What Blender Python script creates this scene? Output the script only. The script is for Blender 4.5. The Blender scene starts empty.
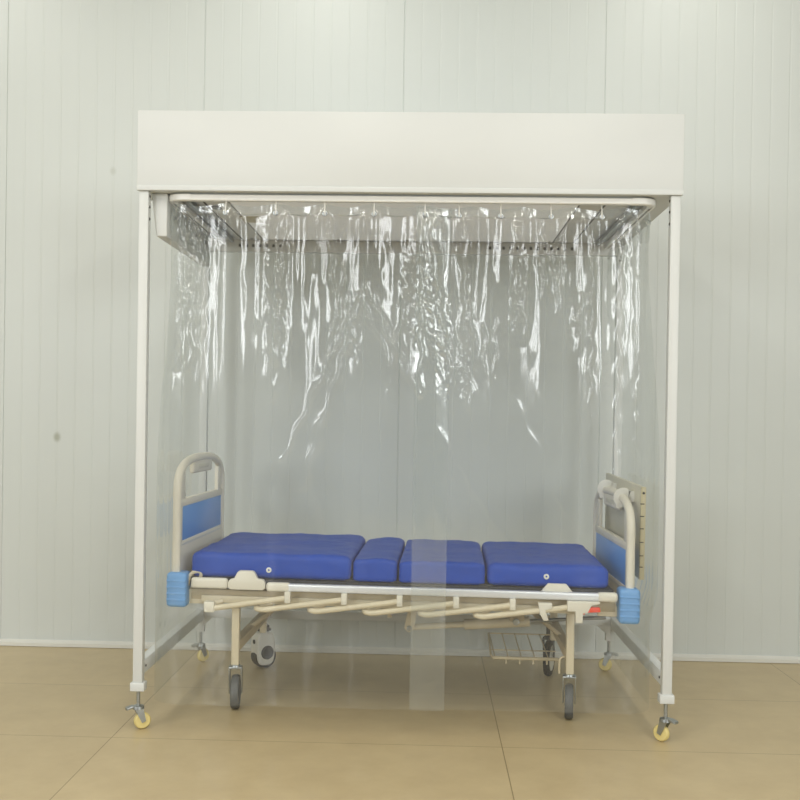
import bpy, bmesh, math, random
import numpy as np
from mathutils import Vector, Matrix, noise

random.seed(7)
scene = bpy.context.scene
col = scene.collection

# ------------------------------------------------------------------ camera
FPX, CX, CY = 1032.06, 396.26, 426.61
cam_data = bpy.data.cameras.new('camera')
cam = bpy.data.objects.new('camera', cam_data); col.objects.link(cam)
cr = Vector((0.99942825, 0.02996105, 0.01566888))
cu = Vector((-0.01592134, 0.00820619, 0.99983957))
cf = Vector((-0.02982766, 0.99951738, -0.00867851))
m = Matrix.Identity(4)
for i in range(3):
    m[i][0], m[i][1], m[i][2] = cr[i], cu[i], -cf[i]
m.translation = Vector((1.21975, -4.29163, 1.33149))
cam.matrix_world = m
cam_data.sensor_width = 36.0
cam_data.lens = FPX / 800.0 * 36.0
cam_data.shift_x = (400.0 - CX) / 800.0
cam_data.shift_y = (CY - 400.0) / 800.0
cam_data.clip_start = 0.05
scene.camera = cam

# ------------------------------------------------------------------ world, lights, exposure
world = bpy.data.worlds.new('hall_light'); scene.world = world
world.use_nodes = True
wn = world.node_tree
bg = wn.nodes['Background']
bg.inputs[0].default_value = (0.94, 0.98, 1.0, 1); bg.inputs[1].default_value = 0.045

def area(name, loc, rot, sx, sy, power, color):
    l = bpy.data.lights.new(name, 'AREA'); l.shape = 'RECTANGLE'
    l.size, l.size_y, l.energy, l.color = sx, sy, power, color
    o = bpy.data.objects.new(name, l); col.objects.link(o)
    o.location, o.rotation_euler = loc, rot
    return o
# rows of fluorescent ceiling lamps of the hall, in front of the booth
for lx in (-1.6, 0.55, 2.7):
    for ly, pw in ((0.35, 11), (-2.4, 18), (-4.2, 31), (-6.6, 12)):
        area('ceiling_lamp', (lx, ly, 4.22), (0, 0, 0), 0.30, 1.25, pw, (1.0, 0.985, 0.94))
# unseen area lights added across from the booth to brighten its interior
for wx in (-6.6, -3.3, 5.4, 8.7):
    area('front_fill', (wx, -9.0, 3.1), (math.radians(90), 0, 0), 1.8, 2.2, 150, (0.96, 0.99, 1.0))

scene.view_settings.view_transform = 'Standard'
scene.view_settings.look = 'None'
scene.view_settings.gamma = 1.0
scene.view_settings.use_curve_mapping = False
scene.view_settings.exposure = 0.17
scene.cycles.transparent_max_bounces = 32

# ------------------------------------------------------------------ materials
def srgb(r, g, b):
    f = lambda c: (c / 255 / 12.92) if c / 255 <= 0.04045 else ((c / 255 + 0.055) / 1.055) ** 2.4
    return (f(r), f(g), f(b), 1)

def mat(name, rgb, rough=0.5, metal=0.0, spec=0.5, var=0.04, vscale=6.0, bump=0.0, bscale=200.0, coat=0.0):
    mt = bpy.data.materials.new(name); mt.use_nodes = True
    nt = mt.node_tree; b = nt.nodes['Principled BSDF']
    b.inputs['Roughness'].default_value = rough
    b.inputs['Metallic'].default_value = metal
    b.inputs['Specular IOR Level'].default_value = spec
    b.inputs['Coat Weight'].default_value = coat
    tc = nt.nodes.new('ShaderNodeTexCoord')
    nz = nt.nodes.new('ShaderNodeTexNoise'); nz.inputs['Scale'].default_value = vscale; nz.inputs['Detail'].default_value = 4
    nt.links.new(tc.outputs['Object'], nz.inputs['Vector'])
    mx = nt.nodes.new('ShaderNodeMix'); mx.data_type = 'RGBA'
    c = srgb(*rgb)
    mx.inputs['A'].default_value = tuple(max(0, v * (1 - var)) for v in c[:3]) + (1,)
    mx.inputs['B'].default_value = tuple(min(1, v * (1 + var)) for v in c[:3]) + (1,)
    nt.links.new(nz.outputs['Fac'], mx.inputs['Factor'])
    nt.links.new(mx.outputs['Result'], b.inputs['Base Color'])
    if bump > 0:
        n2 = nt.nodes.new('ShaderNodeTexNoise'); n2.inputs['Scale'].default_value = bscale; n2.inputs['Detail'].default_value = 3
        nt.links.new(tc.outputs['Object'], n2.inputs['Vector'])
        bp = nt.nodes.new('ShaderNodeBump'); bp.inputs['Strength'].default_value = bump; bp.inputs['Distance'].default_value = 0.002
        nt.links.new(n2.outputs['Fac'], bp.inputs['Height'])
        nt.links.new(bp.outputs['Normal'], b.inputs['Normal'])
    return mt

M = {}
M['booth'] = mat('booth_enamel', (212, 214, 211), 0.42, bump=0.03, var=0.015)
M['booth_dark'] = mat('booth_seam', (96, 94, 86), 0.6)
M['track'] = mat('track_white', (244, 244, 240), 0.3, var=0.01)
M['slot'] = mat('slot_black', (34, 34, 33), 0.7)
M['diffuser'] = mat('diffuser_panel', (214, 213, 205), 0.45, var=0.03, bump=0.05)
e = M['diffuser'].copy(); e.name = 'glowing_diffuser'; M['diffuser_glow'] = e      # diffuser copy with a weak glow added to brighten the booth interior
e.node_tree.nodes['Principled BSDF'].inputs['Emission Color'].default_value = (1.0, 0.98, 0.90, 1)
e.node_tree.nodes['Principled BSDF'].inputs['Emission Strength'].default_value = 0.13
M['zinc'] = mat('zinc', (168, 172, 172), 0.32, 0.9, var=0.1, vscale=30)
M['screw'] = mat('screw_dark', (62, 60, 56), 0.4, 0.6)
M['yellow'] = mat('caster_nylon', (226, 208, 140), 0.45)
M['abs'] = mat('bed_abs_ivory', (226, 221, 206), 0.35, var=0.02)
M['bedpaint'] = mat('bed_powder_coat', (216, 205, 178), 0.38, var=0.03)
M['bedpaint_shade'] = mat('bed_coat_shaded', (190, 174, 142), 0.45, var=0.05)  # beige of the bed frame darkened, under-bed shade put into the colour
M['blue_ins'] = mat('blue_insert', (82, 150, 226), 0.35, var=0.05)
M['bumper'] = mat('blue_bumper', (112, 168, 226), 0.35, var=0.04)
M['alu'] = mat('aluminium_rail', (226, 228, 232), 0.3, 0.35, var=0.02)
M['mattress'] = mat('mattress_vinyl', (14, 70, 172), 0.5, spec=0.3, var=0.14, vscale=9, bump=0.3, bscale=45)
M['vent'] = mat('vent_white', (238, 236, 226), 0.4)
M['black'] = mat('rubber_black', (34, 34, 36), 0.55)
M['greytyre'] = mat('tyre_grey', (92, 94, 94), 0.5)
M['white'] = mat('plastic_white', (228, 227, 220), 0.35)
M['red'] = mat('button_red', (236, 66, 30), 0.4)
M['deck'] = mat('deck_dark', (40, 42, 48), 0.6)
M['brown'] = mat('tray_edge', (196, 186, 152), 0.5, var=0.08)
M['tray'] = mat('tray_board', (214, 210, 192), 0.5, var=0.02)
M['wire'] = mat('rack_wire', (204, 190, 158), 0.4)

def wall_material():
    mt = bpy.data.materials.new('sandwich_panel'); mt.use_nodes = True
    nt = mt.node_tree; b = nt.nodes['Principled BSDF']
    b.inputs['Roughness'].default_value = 0.38; b.inputs['Specular IOR Level'].default_value = 0.4
    tc = nt.nodes.new('ShaderNodeTexCoord')
    nz = nt.nodes.new('ShaderNodeTexNoise'); nz.inputs['Scale'].default_value = 0.9; nz.inputs['Detail'].default_value = 3
    nt.links.new(tc.outputs['Object'], nz.inputs['Vector'])
    mx = nt.nodes.new('ShaderNodeMix'); mx.data_type = 'RGBA'
    mx.inputs['A'].default_value = srgb(201, 205, 200); mx.inputs['B'].default_value = srgb(205, 209, 205)
    nt.links.new(nz.outputs['Fac'], mx.inputs['Factor'])
    last = mx.outputs['Result']
    # small scuffs on the panels
    for (sx, sz, r, k) in ((-0.882, 1.191, 0.030, 0.5), (-0.581, 2.703, 0.026, 0.18)):
        mp = nt.nodes.new('ShaderNodeMapping'); mp.inputs['Location'].default_value = (-sx / r, 0, -sz / (r * 1.3))
        mp.inputs['Scale'].default_value = (1 / r, 0.0, 1 / (r * 1.3))
        nt.links.new(tc.outputs['Object'], mp.inputs['Vector'])
        ln = nt.nodes.new('ShaderNodeVectorMath'); ln.operation = 'LENGTH'
        nt.links.new(mp.outputs['Vector'], ln.inputs[0])
        mr = nt.nodes.new('ShaderNodeMapRange'); mr.interpolation_type = 'SMOOTHSTEP'
        mr.inputs['From Min'].default_value = 0.2; mr.inputs['From Max'].default_value = 1.0
        mr.inputs['To Min'].default_value = k; mr.inputs['To Max'].default_value = 0.0
        nt.links.new(ln.outputs['Value'], mr.inputs['Value'])
        m2 = nt.nodes.new('ShaderNodeMix'); m2.data_type = 'RGBA'
        nt.links.new(mr.outputs['Result'], m2.inputs['Factor'])
        nt.links.new(last, m2.inputs['A']); m2.inputs['B'].default_value = srgb(120, 120, 84)
        last = m2.outputs['Result']
    nt.links.new(last, b.inputs['Base Color'])
    return mt
M['wall'] = wall_material()

def floor_material():
    mt = bpy.data.materials.new('floor_tiles'); mt.use_nodes = True
    nt = mt.node_tree; b = nt.nodes['Principled BSDF']
    b.inputs['Roughness'].default_value = 0.36
    tc = nt.nodes.new('ShaderNodeTexCoord')
    mp = nt.nodes.new('ShaderNodeMapping'); mp.inputs['Location'].default_value = (0.055, 0.10, 0)
    nt.links.new(tc.outputs['Object'], mp.inputs['Vector'])
    br = nt.nodes.new('ShaderNodeTexBrick'); br.offset = 0.0
    br.inputs['Scale'].default_value = 1.0; br.inputs['Brick Width'].default_value = 1.6; br.inputs['Row Height'].default_value = 0.8
    br.inputs['Mortar Size'].default_value = 0.0022; br.inputs['Mortar Smooth'].default_value = 0.2
    br.inputs['Color1'].default_value = (1, 1, 1, 1); br.inputs['Color2'].default_value = (0.93, 0.93, 0.93, 1); br.inputs['Mortar'].default_value = (0.5, 0.47, 0.42, 1)
    nt.links.new(mp.outputs['Vector'], br.inputs['Vector'])
    nz = nt.nodes.new('ShaderNodeTexNoise'); nz.inputs['Scale'].default_value = 5; nz.inputs['Detail'].default_value = 8; nz.inputs['Roughness'].default_value = 0.65
    nt.links.new(tc.outputs['Object'], nz.inputs['Vector'])
    mx = nt.nodes.new('ShaderNodeMix'); mx.data_type = 'RGBA'
    mx.inputs['A'].default_value = srgb(176, 156, 118); mx.inputs['B'].default_value = srgb(206, 188, 148)
    nt.links.new(nz.outputs['Fac'], mx.inputs['Factor'])
    ml = nt.nodes.new('ShaderNodeMix'); ml.data_type = 'RGBA'; ml.blend_type = 'MULTIPLY'; ml.inputs['Factor'].default_value = 1
    nt.links.new(mx.outputs['Result'], ml.inputs['A']); nt.links.new(br.outputs['Color'], ml.inputs['B'])
    nt.links.new(ml.outputs['Result'], b.inputs['Base Color'])
    return mt
M['floor'] = floor_material()
M['ceiling'] = mat('ceiling_board', (232, 232, 228), 0.8)

def pvc_material(name, haze):
    """thin clear PVC film: see-through, a Schlick reflection of both faces and a little milky scatter"""
    mt = bpy.data.materials.new(name); mt.use_nodes = True
    nt = mt.node_tree; N = nt.nodes; L = nt.links
    N.remove(N['Principled BSDF'])
    out = N['Material Output']
    geo = N.new('ShaderNodeNewGeometry')
    dot = N.new('ShaderNodeVectorMath'); dot.operation = 'DOT_PRODUCT'
    L.new(geo.outputs['Normal'], dot.inputs[0]); L.new(geo.outputs['Incoming'], dot.inputs[1])
    ab = N.new('ShaderNodeMath'); ab.operation = 'ABSOLUTE'; L.new(dot.outputs['Value'], ab.inputs[0])
    om = N.new('ShaderNodeMath'); om.operation = 'SUBTRACT'; om.inputs[0].default_value = 1.0; L.new(ab.outputs[0], om.inputs[1]); om.use_clamp = True
    pw = N.new('ShaderNodeMath'); pw.operation = 'POWER'; L.new(om.outputs[0], pw.inputs[0]); pw.inputs[1].default_value = 5.0
    fr = N.new('ShaderNodeMath'); fr.operation = 'MULTIPLY_ADD'; L.new(pw.outputs[0], fr.inputs[0]); fr.inputs[1].default_value = 0.75; fr.inputs[2].default_value = 0.042
    tr = N.new('ShaderNodeBsdfTransparent'); tr.inputs[0].default_value = (0.965, 0.975, 0.97, 1)
    gl = N.new('ShaderNodeBsdfGlossy'); gl.inputs['Roughness'].default_value = 0.10; gl.inputs[0].default_value = (1, 1, 1, 1)
    m1 = N.new('ShaderNodeMixShader'); L.new(fr.outputs[0], m1.inputs[0]); L.new(tr.outputs[0], m1.inputs[1]); L.new(gl.outputs[0], m1.inputs[2])
    df = N.new('ShaderNodeBsdfDiffuse'); df.inputs[0].default_value = (0.86, 0.89, 0.90, 1)
    tl = N.new('ShaderNodeBsdfTranslucent'); tl.inputs[0].default_value = (0.86, 0.89, 0.90, 1)
    m2 = N.new('ShaderNodeMixShader'); m2.inputs[0].default_value = 0.45; L.new(df.outputs[0], m2.inputs[1]); L.new(tl.outputs[0], m2.inputs[2])
    m3 = N.new('ShaderNodeMixShader'); m3.inputs[0].default_value = haze; L.new(m1.outputs[0], m3.inputs[1]); L.new(m2.outputs[0], m3.inputs[2])
    L.new(m3.outputs[0], out.inputs['Surface'])
    return mt
M['pvc'] = pvc_material('clear_pvc_film', 0.058)
M['pvc_hem'] = pvc_material('clear_pvc_hem', 0.085)

# ------------------------------------------------------------------ mesh helpers
def obj(name, bm, mt, parent=None, smooth=None, kind=None, label=None):
    me = bpy.data.meshes.new(name)
    bmesh.ops.recalc_face_normals(bm, faces=bm.faces)
    bm.to_mesh(me); bm.free()
    me.materials.append(mt)
    if smooth is not None:
        for p in me.polygons: p.use_smooth = True
        if smooth < 180: me.set_sharp_from_angle(angle=math.radians(smooth))
    o = bpy.data.objects.new(name, me); col.objects.link(o)
    if parent: o.parent = parent
    if kind: o['kind'] = kind
    if label: o['label'] = label
    return o

def thing(name, label, cat, loc=(0, 0, 0), rz=0.0, group=None):
    o = bpy.data.objects.new(name, None); col.objects.link(o)
    o.location = loc; o.rotation_euler = (0, 0, rz); o.empty_display_size = 0.1
    o['label'] = label; o['category'] = cat
    if group: o['group'] = group
    return o

def merge(bm, tmp, mtx=None):
    me = bpy.data.meshes.new('tmp')
    if mtx is not None: bmesh.ops.transform(tmp, matrix=mtx, verts=tmp.verts)
    tmp.to_mesh(me); tmp.free()
    bm.from_mesh(me); bpy.data.meshes.remove(me)

def box(bm, x0, x1, y0, y1, z0, z1, bev=0.0, seg=2, mtx=None):
    t = bmesh.new(); bmesh.ops.create_cube(t, size=1)
    for v in t.verts:
        v.co = Vector(((x0 + x1) / 2 + v.co.x * (x1 - x0), (y0 + y1) / 2 + v.co.y * (y1 - y0), (z0 + z1) / 2 + v.co.z * (z1 - z0)))
    if bev > 0:
        bmesh.ops.bevel(t, geom=list(t.edges), offset=bev, segments=seg, profile=0.5, affect='EDGES')
    merge(bm, t, mtx); return bm

def prism(bm, poly, axis, a, b, bev=0.0, seg=2, mtx=None):
    """poly in the two other axes, in x,y,z order, extruded along axis from a to b"""
    t = bmesh.new()
    def co(p, w):
        return {'x': (w, p[0], p[1]), 'y': (p[0], w, p[1]), 'z': (p[0], p[1], w)}[axis]
    A = [t.verts.new(co(p, a)) for p in poly]; B = [t.verts.new(co(p, b)) for p in poly]
    t.faces.new(A); t.faces.new(B[::-1])
    n = len(poly)
    for i in range(n): t.faces.new((A[i], B[i], B[(i + 1) % n], A[(i + 1) % n]))
    bmesh.ops.recalc_face_normals(t, faces=t.faces)
    if bev > 0:
        ed = [e for e in t.edges if e.calc_face_angle(0) > 0.5]
        bmesh.ops.bevel(t, geom=ed, offset=bev, segments=seg, profile=0.5, affect='EDGES')
    merge(bm, t, mtx); return bm

def smooth_path(pts, r, n=5):
    """round every inner corner of a polyline"""
    pts = [Vector(p) for p in pts]; out = [pts[0]]
    for i in range(1, len(pts) - 1):
        a, b, c = pts[i - 1], pts[i], pts[i + 1]
        d1 = min(r, (a - b).length * 0.49); d2 = min(r, (c - b).length * 0.49)
        p1 = b + (a - b).normalized() * d1; p2 = b + (c - b).normalized() * d2
        for k in range(n + 1):
            t = k / n
            out.append(p1 * (1 - t) ** 2 + b * 2 * t * (1 - t) + p2 * t * t)
    out.append(pts[-1]); return out

def tube(bm, pts, r, n=12, closed=False, sq=False, ry=None, mtx=None):
    pts = [Vector(p) for p in pts]; t = bmesh.new(); rings = []
    N = len(pts); up = None
    for i, p in enumerate(pts):
        if closed: d = (pts[(i + 1) % N] - pts[i - 1]).normalized()
        else: d = (pts[min(i + 1, N - 1)] - pts[max(i - 1, 0)]).normalized()
        if up is None:
            up = Vector((0, 0, 1)) if abs(d.z) < 0.9 else Vector((0, 1, 0))
        side = d.cross(up).normalized(); up = side.cross(d).normalized()
        rr = r[i] if isinstance(r, (list, tuple)) else r
        r2 = ry if ry is not None else rr
        ring = []
        for k in range(n):
            a = 2 * math.pi * k / n + (math.pi / 4 if sq else 0)
            s = math.sqrt(2) if sq else 1
            ring.append(t.verts.new(p + side * math.cos(a) * rr * s + up * math.sin(a) * r2 * s))
        rings.append(ring)
    for i in range(N if closed else N - 1):
        A, B = rings[i], rings[(i + 1) % N]
        for k in range(n): t.faces.new((A[k], A[(k + 1) % n], B[(k + 1) % n], B[k]))
    if not closed:
        t.faces.new(rings[0][::-1]); t.faces.new(rings[-1])
    merge(bm, t, mtx); return bm

def lathe(bm, prof, axis_from, axis_dir, n=28, mtx=None):
    """prof: (radius, along) pairs, revolved about an axis"""
    t = bmesh.new(); d = Vector(axis_dir).normalized(); o = Vector(axis_from)
    a = d.orthogonal().normalized(); b = d.cross(a)
    rings = []
    for (r, h) in prof:
        if r < 1e-6: rings.append([t.verts.new(o + d * h)])
        else: rings.append([t.verts.new(o + d * h + a * math.cos(2 * math.pi * k / n) * r + b * math.sin(2 * math.pi * k / n) * r) for k in range(n)])
    for A, B in zip(rings, rings[1:]):
        if len(A) == 1 and len(B) == 1: continue
        for k in range(n):
            k2 = (k + 1) % n
            if len(A) == 1: t.faces.new((A[0], B[k], B[k2]))
            elif len(B) == 1: t.faces.new((A[k], A[k2], B[0]))
            else: t.faces.new((A[k], A[k2], B[k2], B[k]))
    if len(rings[0]) > 1 and (prof[0] != prof[-1]): t.faces.new(rings[0][::-1])
    if len(rings[-1]) > 1 and (prof[0] != prof[-1]): t.faces.new(rings[-1])
    if prof[0] == prof[-1]: bmesh.ops.remove_doubles(t, verts=t.verts, dist=1e-6)
    merge(bm, t, mtx); return bm

BM = bmesh.new

# ------------------------------------------------------------------ the setting
YW = 1.515
def grooved_wall():
    b = BM(); xs = []; x = -3.6
    pitch = 0.1022; x0 = 2.182
    k = math.floor((-3.6 - x0) / pitch)
    prof = [(-3.6, 0.0)]
    while True:
        c = x0 + k * pitch; k += 1
        if c > 5.6: break
        if c < -3.55: continue
        seam = (round((c - x0) / pitch) % 11 == 0)
        w, d = (0.0035, 0.004) if seam else (0.006, 0.0010)
        prof += [(c - w, 0.0), (c - w * 0.35, d), (c + w * 0.35, d), (c + w, 0.0)]
    prof.append((5.6, 0.0))
    lo = [b.verts.new((x, d, 0.0)) for x, d in prof]; hi = [b.verts.new((x, d, 4.3)) for x, d in prof]
    for i in range(len(prof) - 1): b.faces.new((lo[i], lo[i + 1], hi[i + 1], hi[i]))
    # thickness behind
    box(b, -3.6, 5.6, 0.012, 0.08, 0.0, 4.3)
    return b
w = obj('wall_back', grooved_wall(), M['wall'], kind='structure'); w.location = (0, YW, 0)
obj('floor', box(BM(), -3.7, 5.7, -9.0, YW + 0.1, -0.08, 0.0), M['floor'], kind='structure')
obj('ceiling', box(BM(), -3.7, 5.7, -9.0, YW + 0.1, 4.3, 4.38), M['ceiling'], kind='structure')
obj('wall_left', box(BM(), -3.7, -3.6, -2.6, YW + 0.08, 0.0, 4.3), M['wall'], kind='structure')
obj('wall_right', box(BM(), 5.6, 5.7, -2.6, YW + 0.08, 0.0, 4.3), M['wall'], kind='structure')
b = BM(); prism(b, [(YW - 0.026, 0.002), (YW, 0.002), (YW, 0.036), (YW - 0.010, 0.036), (YW - 0.012, 0.030), (YW - 0.026, 0.022)], 'x', -3.6, 5.6)
obj('baseboard_back', b, M['diffuser'], kind='structure')

# ------------------------------------------------------------------ clean booth (canopy hood on a post frame)
W, D, ZH, HH = 2.25, 1.24, 2.264, 0.334
booth = thing('clean_booth', 'tall white clean booth, a boxed canopy hood on four square posts around the bed', 'booth')
b = BM(); hood = []
box(b, -0.008, W + 0.008, -0.008, D + 0.02, ZH + 0.004, ZH + HH, 0.004)
box(b, -0.008, W + 0.008, -0.012, 0.004, ZH, ZH + 0.022, 0.003)      # folded lip of the front panel
hood = obj('canopy_hood', b, M['booth'], booth, 30)
def rod(bm, x, y, z0, z1, s=0.02, bev=0.003): return box(bm, x - s, x + s, y - s, y + s, z0, z1, bev)
posts = []
for (px, py) in ((0.02, 0.02), (W - 0.02, 0.02), (0.02, D - 0.02), (W - 0.02, D - 0.02)):
    p = obj('post', rod(BM(), px, py, 0.20, ZH), M['booth'], booth, 30); posts.append(p)
    inner = 1 if px < 1 else -1
    for hz in ((2.245, 2.20, 2.15) if py < 0.5 else (2.21,)):
        s = BM(); lathe(s, [(0, 0.004), (0.005, 0.003), (0.0065, 0), (0.0065, -0.004)], ((px + inner * 0.02) if py < .5 else px + inner * 0.006, py if py < .5 else py - 0.02, hz - (0.0 if py < .5 else 0.03)),
                       (inner, 0, 0) if py < .5 else (0, -1, 0), 12)
        obj('bolt', s, M['screw'], p, 40)
for x0, x1 in ((0.0, 0.04), (W - 0.04, W)):
    r = obj('side_rail', box(BM(), x0, x1, 0.04, D - 0.04, 0.232, 0.29, 0.003), M['booth'], booth, 30)
    inner = x1 if x0 == 0 else x0
    s = BM(); lathe(s, [(0, 0.003), (0.005, 0.003), (0.006, 0), (0.006, -0.003)], (inner, 0.055, 0.262), (1 if x0 == 0 else -1, 0, 0), 12)
    obj('bolt', s, M['screw'], r, 40)
obj('rear_rail', box(BM(), 0.04, W - 0.04, D - 0.04, D, 0.245, 0.29, 0.003), M['booth'], booth, 30)
b = BM(); box(b, 0.04, W - 0.04, D - 0.04, D, 2.205, ZH + 0.004, 0.003)
ub = obj('upper_rear_beam', b, M['booth'], booth, 30)
x = 0.20
while x < 2.0:
    if x < 0.45 or x > 1.53: obj('vent_slot', box(BM(), x, x + 0.013, D - 0.042, D - 0.038, 2.230, 2.246), M['booth_dark'], ub)
    x += 0.036
# under side of the hood: filter diffuser with a narrow framed strip at each end
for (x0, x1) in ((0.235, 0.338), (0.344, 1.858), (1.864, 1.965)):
    dp = obj('filter_diffuser', box(BM(), x0, x1, 0.14, 1.12, ZH - 0.006, ZH + 0.006, 0.002), M['diffuser_glow'] if x1 - x0 > 0.5 else M['diffuser'], booth, 30)
    for xx in ((0.36, 0.74, 1.10, 1.47, 1.84) if x1 - x0 > 0.5 else ((x0 + x1) / 2,)):
        for yy in (0.155, 1.105):
            s = BM(); lathe(s, [(0, 0.003), (0.006, 0.002), (0.007, 0), (0.007, -0.003)], (xx, yy, ZH - 0.006), (0, 0, -1), 10)
            obj('screw', s, M['screw'], dp, 40)
for nm, q in (('rear_gap', (0.225, 1.975, 1.121, 1.130)), ('diffuser_gap', (0.225, 0.232, 0.13, 1.125)), ('diffuser_gap', (0.339, 0.343, 0.13, 1.12)), ('diffuser_gap', (1.859, 1.863, 0.13, 1.12)), ('diffuser_gap', (1.967, 1.974, 0.13, 1.125))):
    b = BM(); box(b, *q, ZH - 0.005, ZH + 0.006); obj(nm, b, M['booth_dark'], booth)
b = BM(); box(b, 0.248, 0.285, 0.26, 0.32, ZH - 0.012, ZH - 0.004, 0.002); obj('switch_plate', b, M['booth_dark'], booth, 30)
b = BM(); box(b, 0.33, 0.42, 0.50, 0.64, ZH - 0.009, ZH - 0.004, 0.001); obj('rating_plate', b, M['brown'], booth, 30)
# cable channel hanging under the left edge
b = BM(); prism(b, [(0.036, ZH + 0.004), (0.106, ZH + 0.004), (0.105, 2.083), (0.060, 2.083)], 'y', 0.055, 0.93, 0.006, 3)
obj('side_housing', b, M['booth'], booth, 30)
# curtain track
TXL, TXR, TYF = 0.120, 2.150, 0.05
def track_path(off=0.0, r=0.06):
    pts = [(TXL + off, 1.16, 0), (TXL + off, TYF + off, 0), (TXR - off, TYF + off, 0), (TXR - off, 1.16, 0)]
    return smooth_path(pts, r, 8)
TZ = ZH - 0.024
tr = BM()
def sweep_profile(bm, path, prof):
    t = bmesh.new(); rings = []
    for i, p in enumerate(path):
        d = (path[min(i + 1, len(path) - 1)] - path[max(i - 1, 0)]).normalized()
        nrm = Vector((d.y, -d.x, 0))
        rings.append([t.verts.new(p + nrm * a + Vector((0, 0, z))) for a, z in prof])
    k = len(prof)
    for A, B in zip(rings, rings[1:]):
        for j in range(k): t.faces.new((A[j], A[(j + 1) % k], B[(j + 1) % k], B[j]))
    t.faces.new(rings[0]); t.faces.new(rings[-1][::-1])
    merge(bm, t)
C = [(-0.014, 0), (0.014, 0), (0.016, -0.004), (0.016, -0.021), (0.013, -0.025), (0.004, -0.025), (0.004, -0.020), (0.011, -0.018), (0.011, -0.006), (-0.011, -0.006), (-0.011, -0.018), (-0.004, -0.020), (-0.004, -0.025), (-0.013, -0.025), (-0.016, -0.021), (-0.016, -0.004)]
sweep_profile(tr, [p + Vector((0, 0, ZH - 0.005)) for p in track_path()], C)
track = obj('curtain_track', tr, M['track'], booth)
b = BM()
sweep_profile(b, [p + Vector((0, 0, ZH - 0.005)) for p in track_path()], [(-0.0035, -0.019), (0.0035, -0.019), (0.0035, -0.0175), (-0.0035, -0.0175)])
obj('track_slot', b, M['slot'], track)
for xx in (TXL, TXR):
    b = BM(); tp = track_path()
    joint = [tp[1] + Vector((0, 0.03, 0))] + tp[1:10] + [tp[9] + Vector((0.03, 0, 0))] if xx < 1 else [tp[10] - Vector((0.03, 0, 0))] + tp[10:19] + [tp[18] + Vector((0, 0.03, 0))]
    sweep_profile(b, [p + Vector((0, 0, ZH - 0.005)) for p in joint], [(-0.017, 0.001), (0.018, 0.001), (0.018, -0.022), (-0.017, -0.022)])
    obj('corner_joint', b, M['track'], track, 35)
for xx in (TXL + 0.055, TXR - 0.055):
    b = BM(); box(b, xx - 0.008, xx + 0.008, 0.14, 1.15, ZH - 0.018, ZH + 0.002, 0.002); obj('inner_rail', b, M['zinc'], booth, 30)
# casters under the four corners
def booth_caster(x, y, ang):
    c = BM(); s = 1 if x < 1 else -1
    if y > 0.5: prism(c, [(x - s * 0.02, 0.275), (x + s * 0.085, 0.275), (x + s * 0.080, 0.255), (x + s * 0.02, 0.205), (x + s * 0.02, 0.165), (x - s * 0.02, 0.165)], 'y', y - 0.018, y + 0.018, 0.002)
    else: box(c, x - 0.03, x + 0.03, y - 0.025, y + 0.025, 0.165, 0.201, 0.003)
    g = obj('corner_gusset' if y > 0.5 else 'caster_plate', c, M['booth'], booth, 30)
    cb = BM(); lathe(cb, [(0.008, 0.165), (0.008, 0.105), (0.024, 0.100), (0.026, 0.088), (0.014, 0.084)], (x, y, 0), (0, 0, 1), 16)
    mtx = Matrix.Translation((x, y, 0)) @ Matrix.Rotation(ang, 4, 'Z')
    for q in (-1, 1): prism(cb, [(-0.018, 0.09), (0.018, 0.09), (0.030, 0.036), (0.014, 0.028)], 'y', q * 0.017 - 0.0015, q * 0.017 + 0.0015, mtx=mtx)
    prism(cb, [(-0.05, 0.096), (-0.02, 0.104), (-0.02, 0.094), (-0.052, 0.086)], 'y', -0.016, 0.016, 0.002, mtx=mtx)
    f = obj('caster', cb, M['zinc'], booth, 35)
    wb = BM(); lathe(wb, [(0.008, -0.013), (0.030, -0.012), (0.035, -0.006), (0.0355, 0.0), (0.035, 0.006), (0.030, 0.012), (0.008, 0.013)], (0.018, 0, 0.0355), (0, 1, 0), 28, mtx=mtx)
    obj('wheel', wb, M['yellow'], f, 35)
for (x, y, a) in ((0.02, 0.02, 0.5), (W - 0.02, 0.02, 2.4), (0.02, D - 0.02, 0.8), (W - 0.045, D - 0.02, 2.75)):
    booth_caster(x, y, a)

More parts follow.
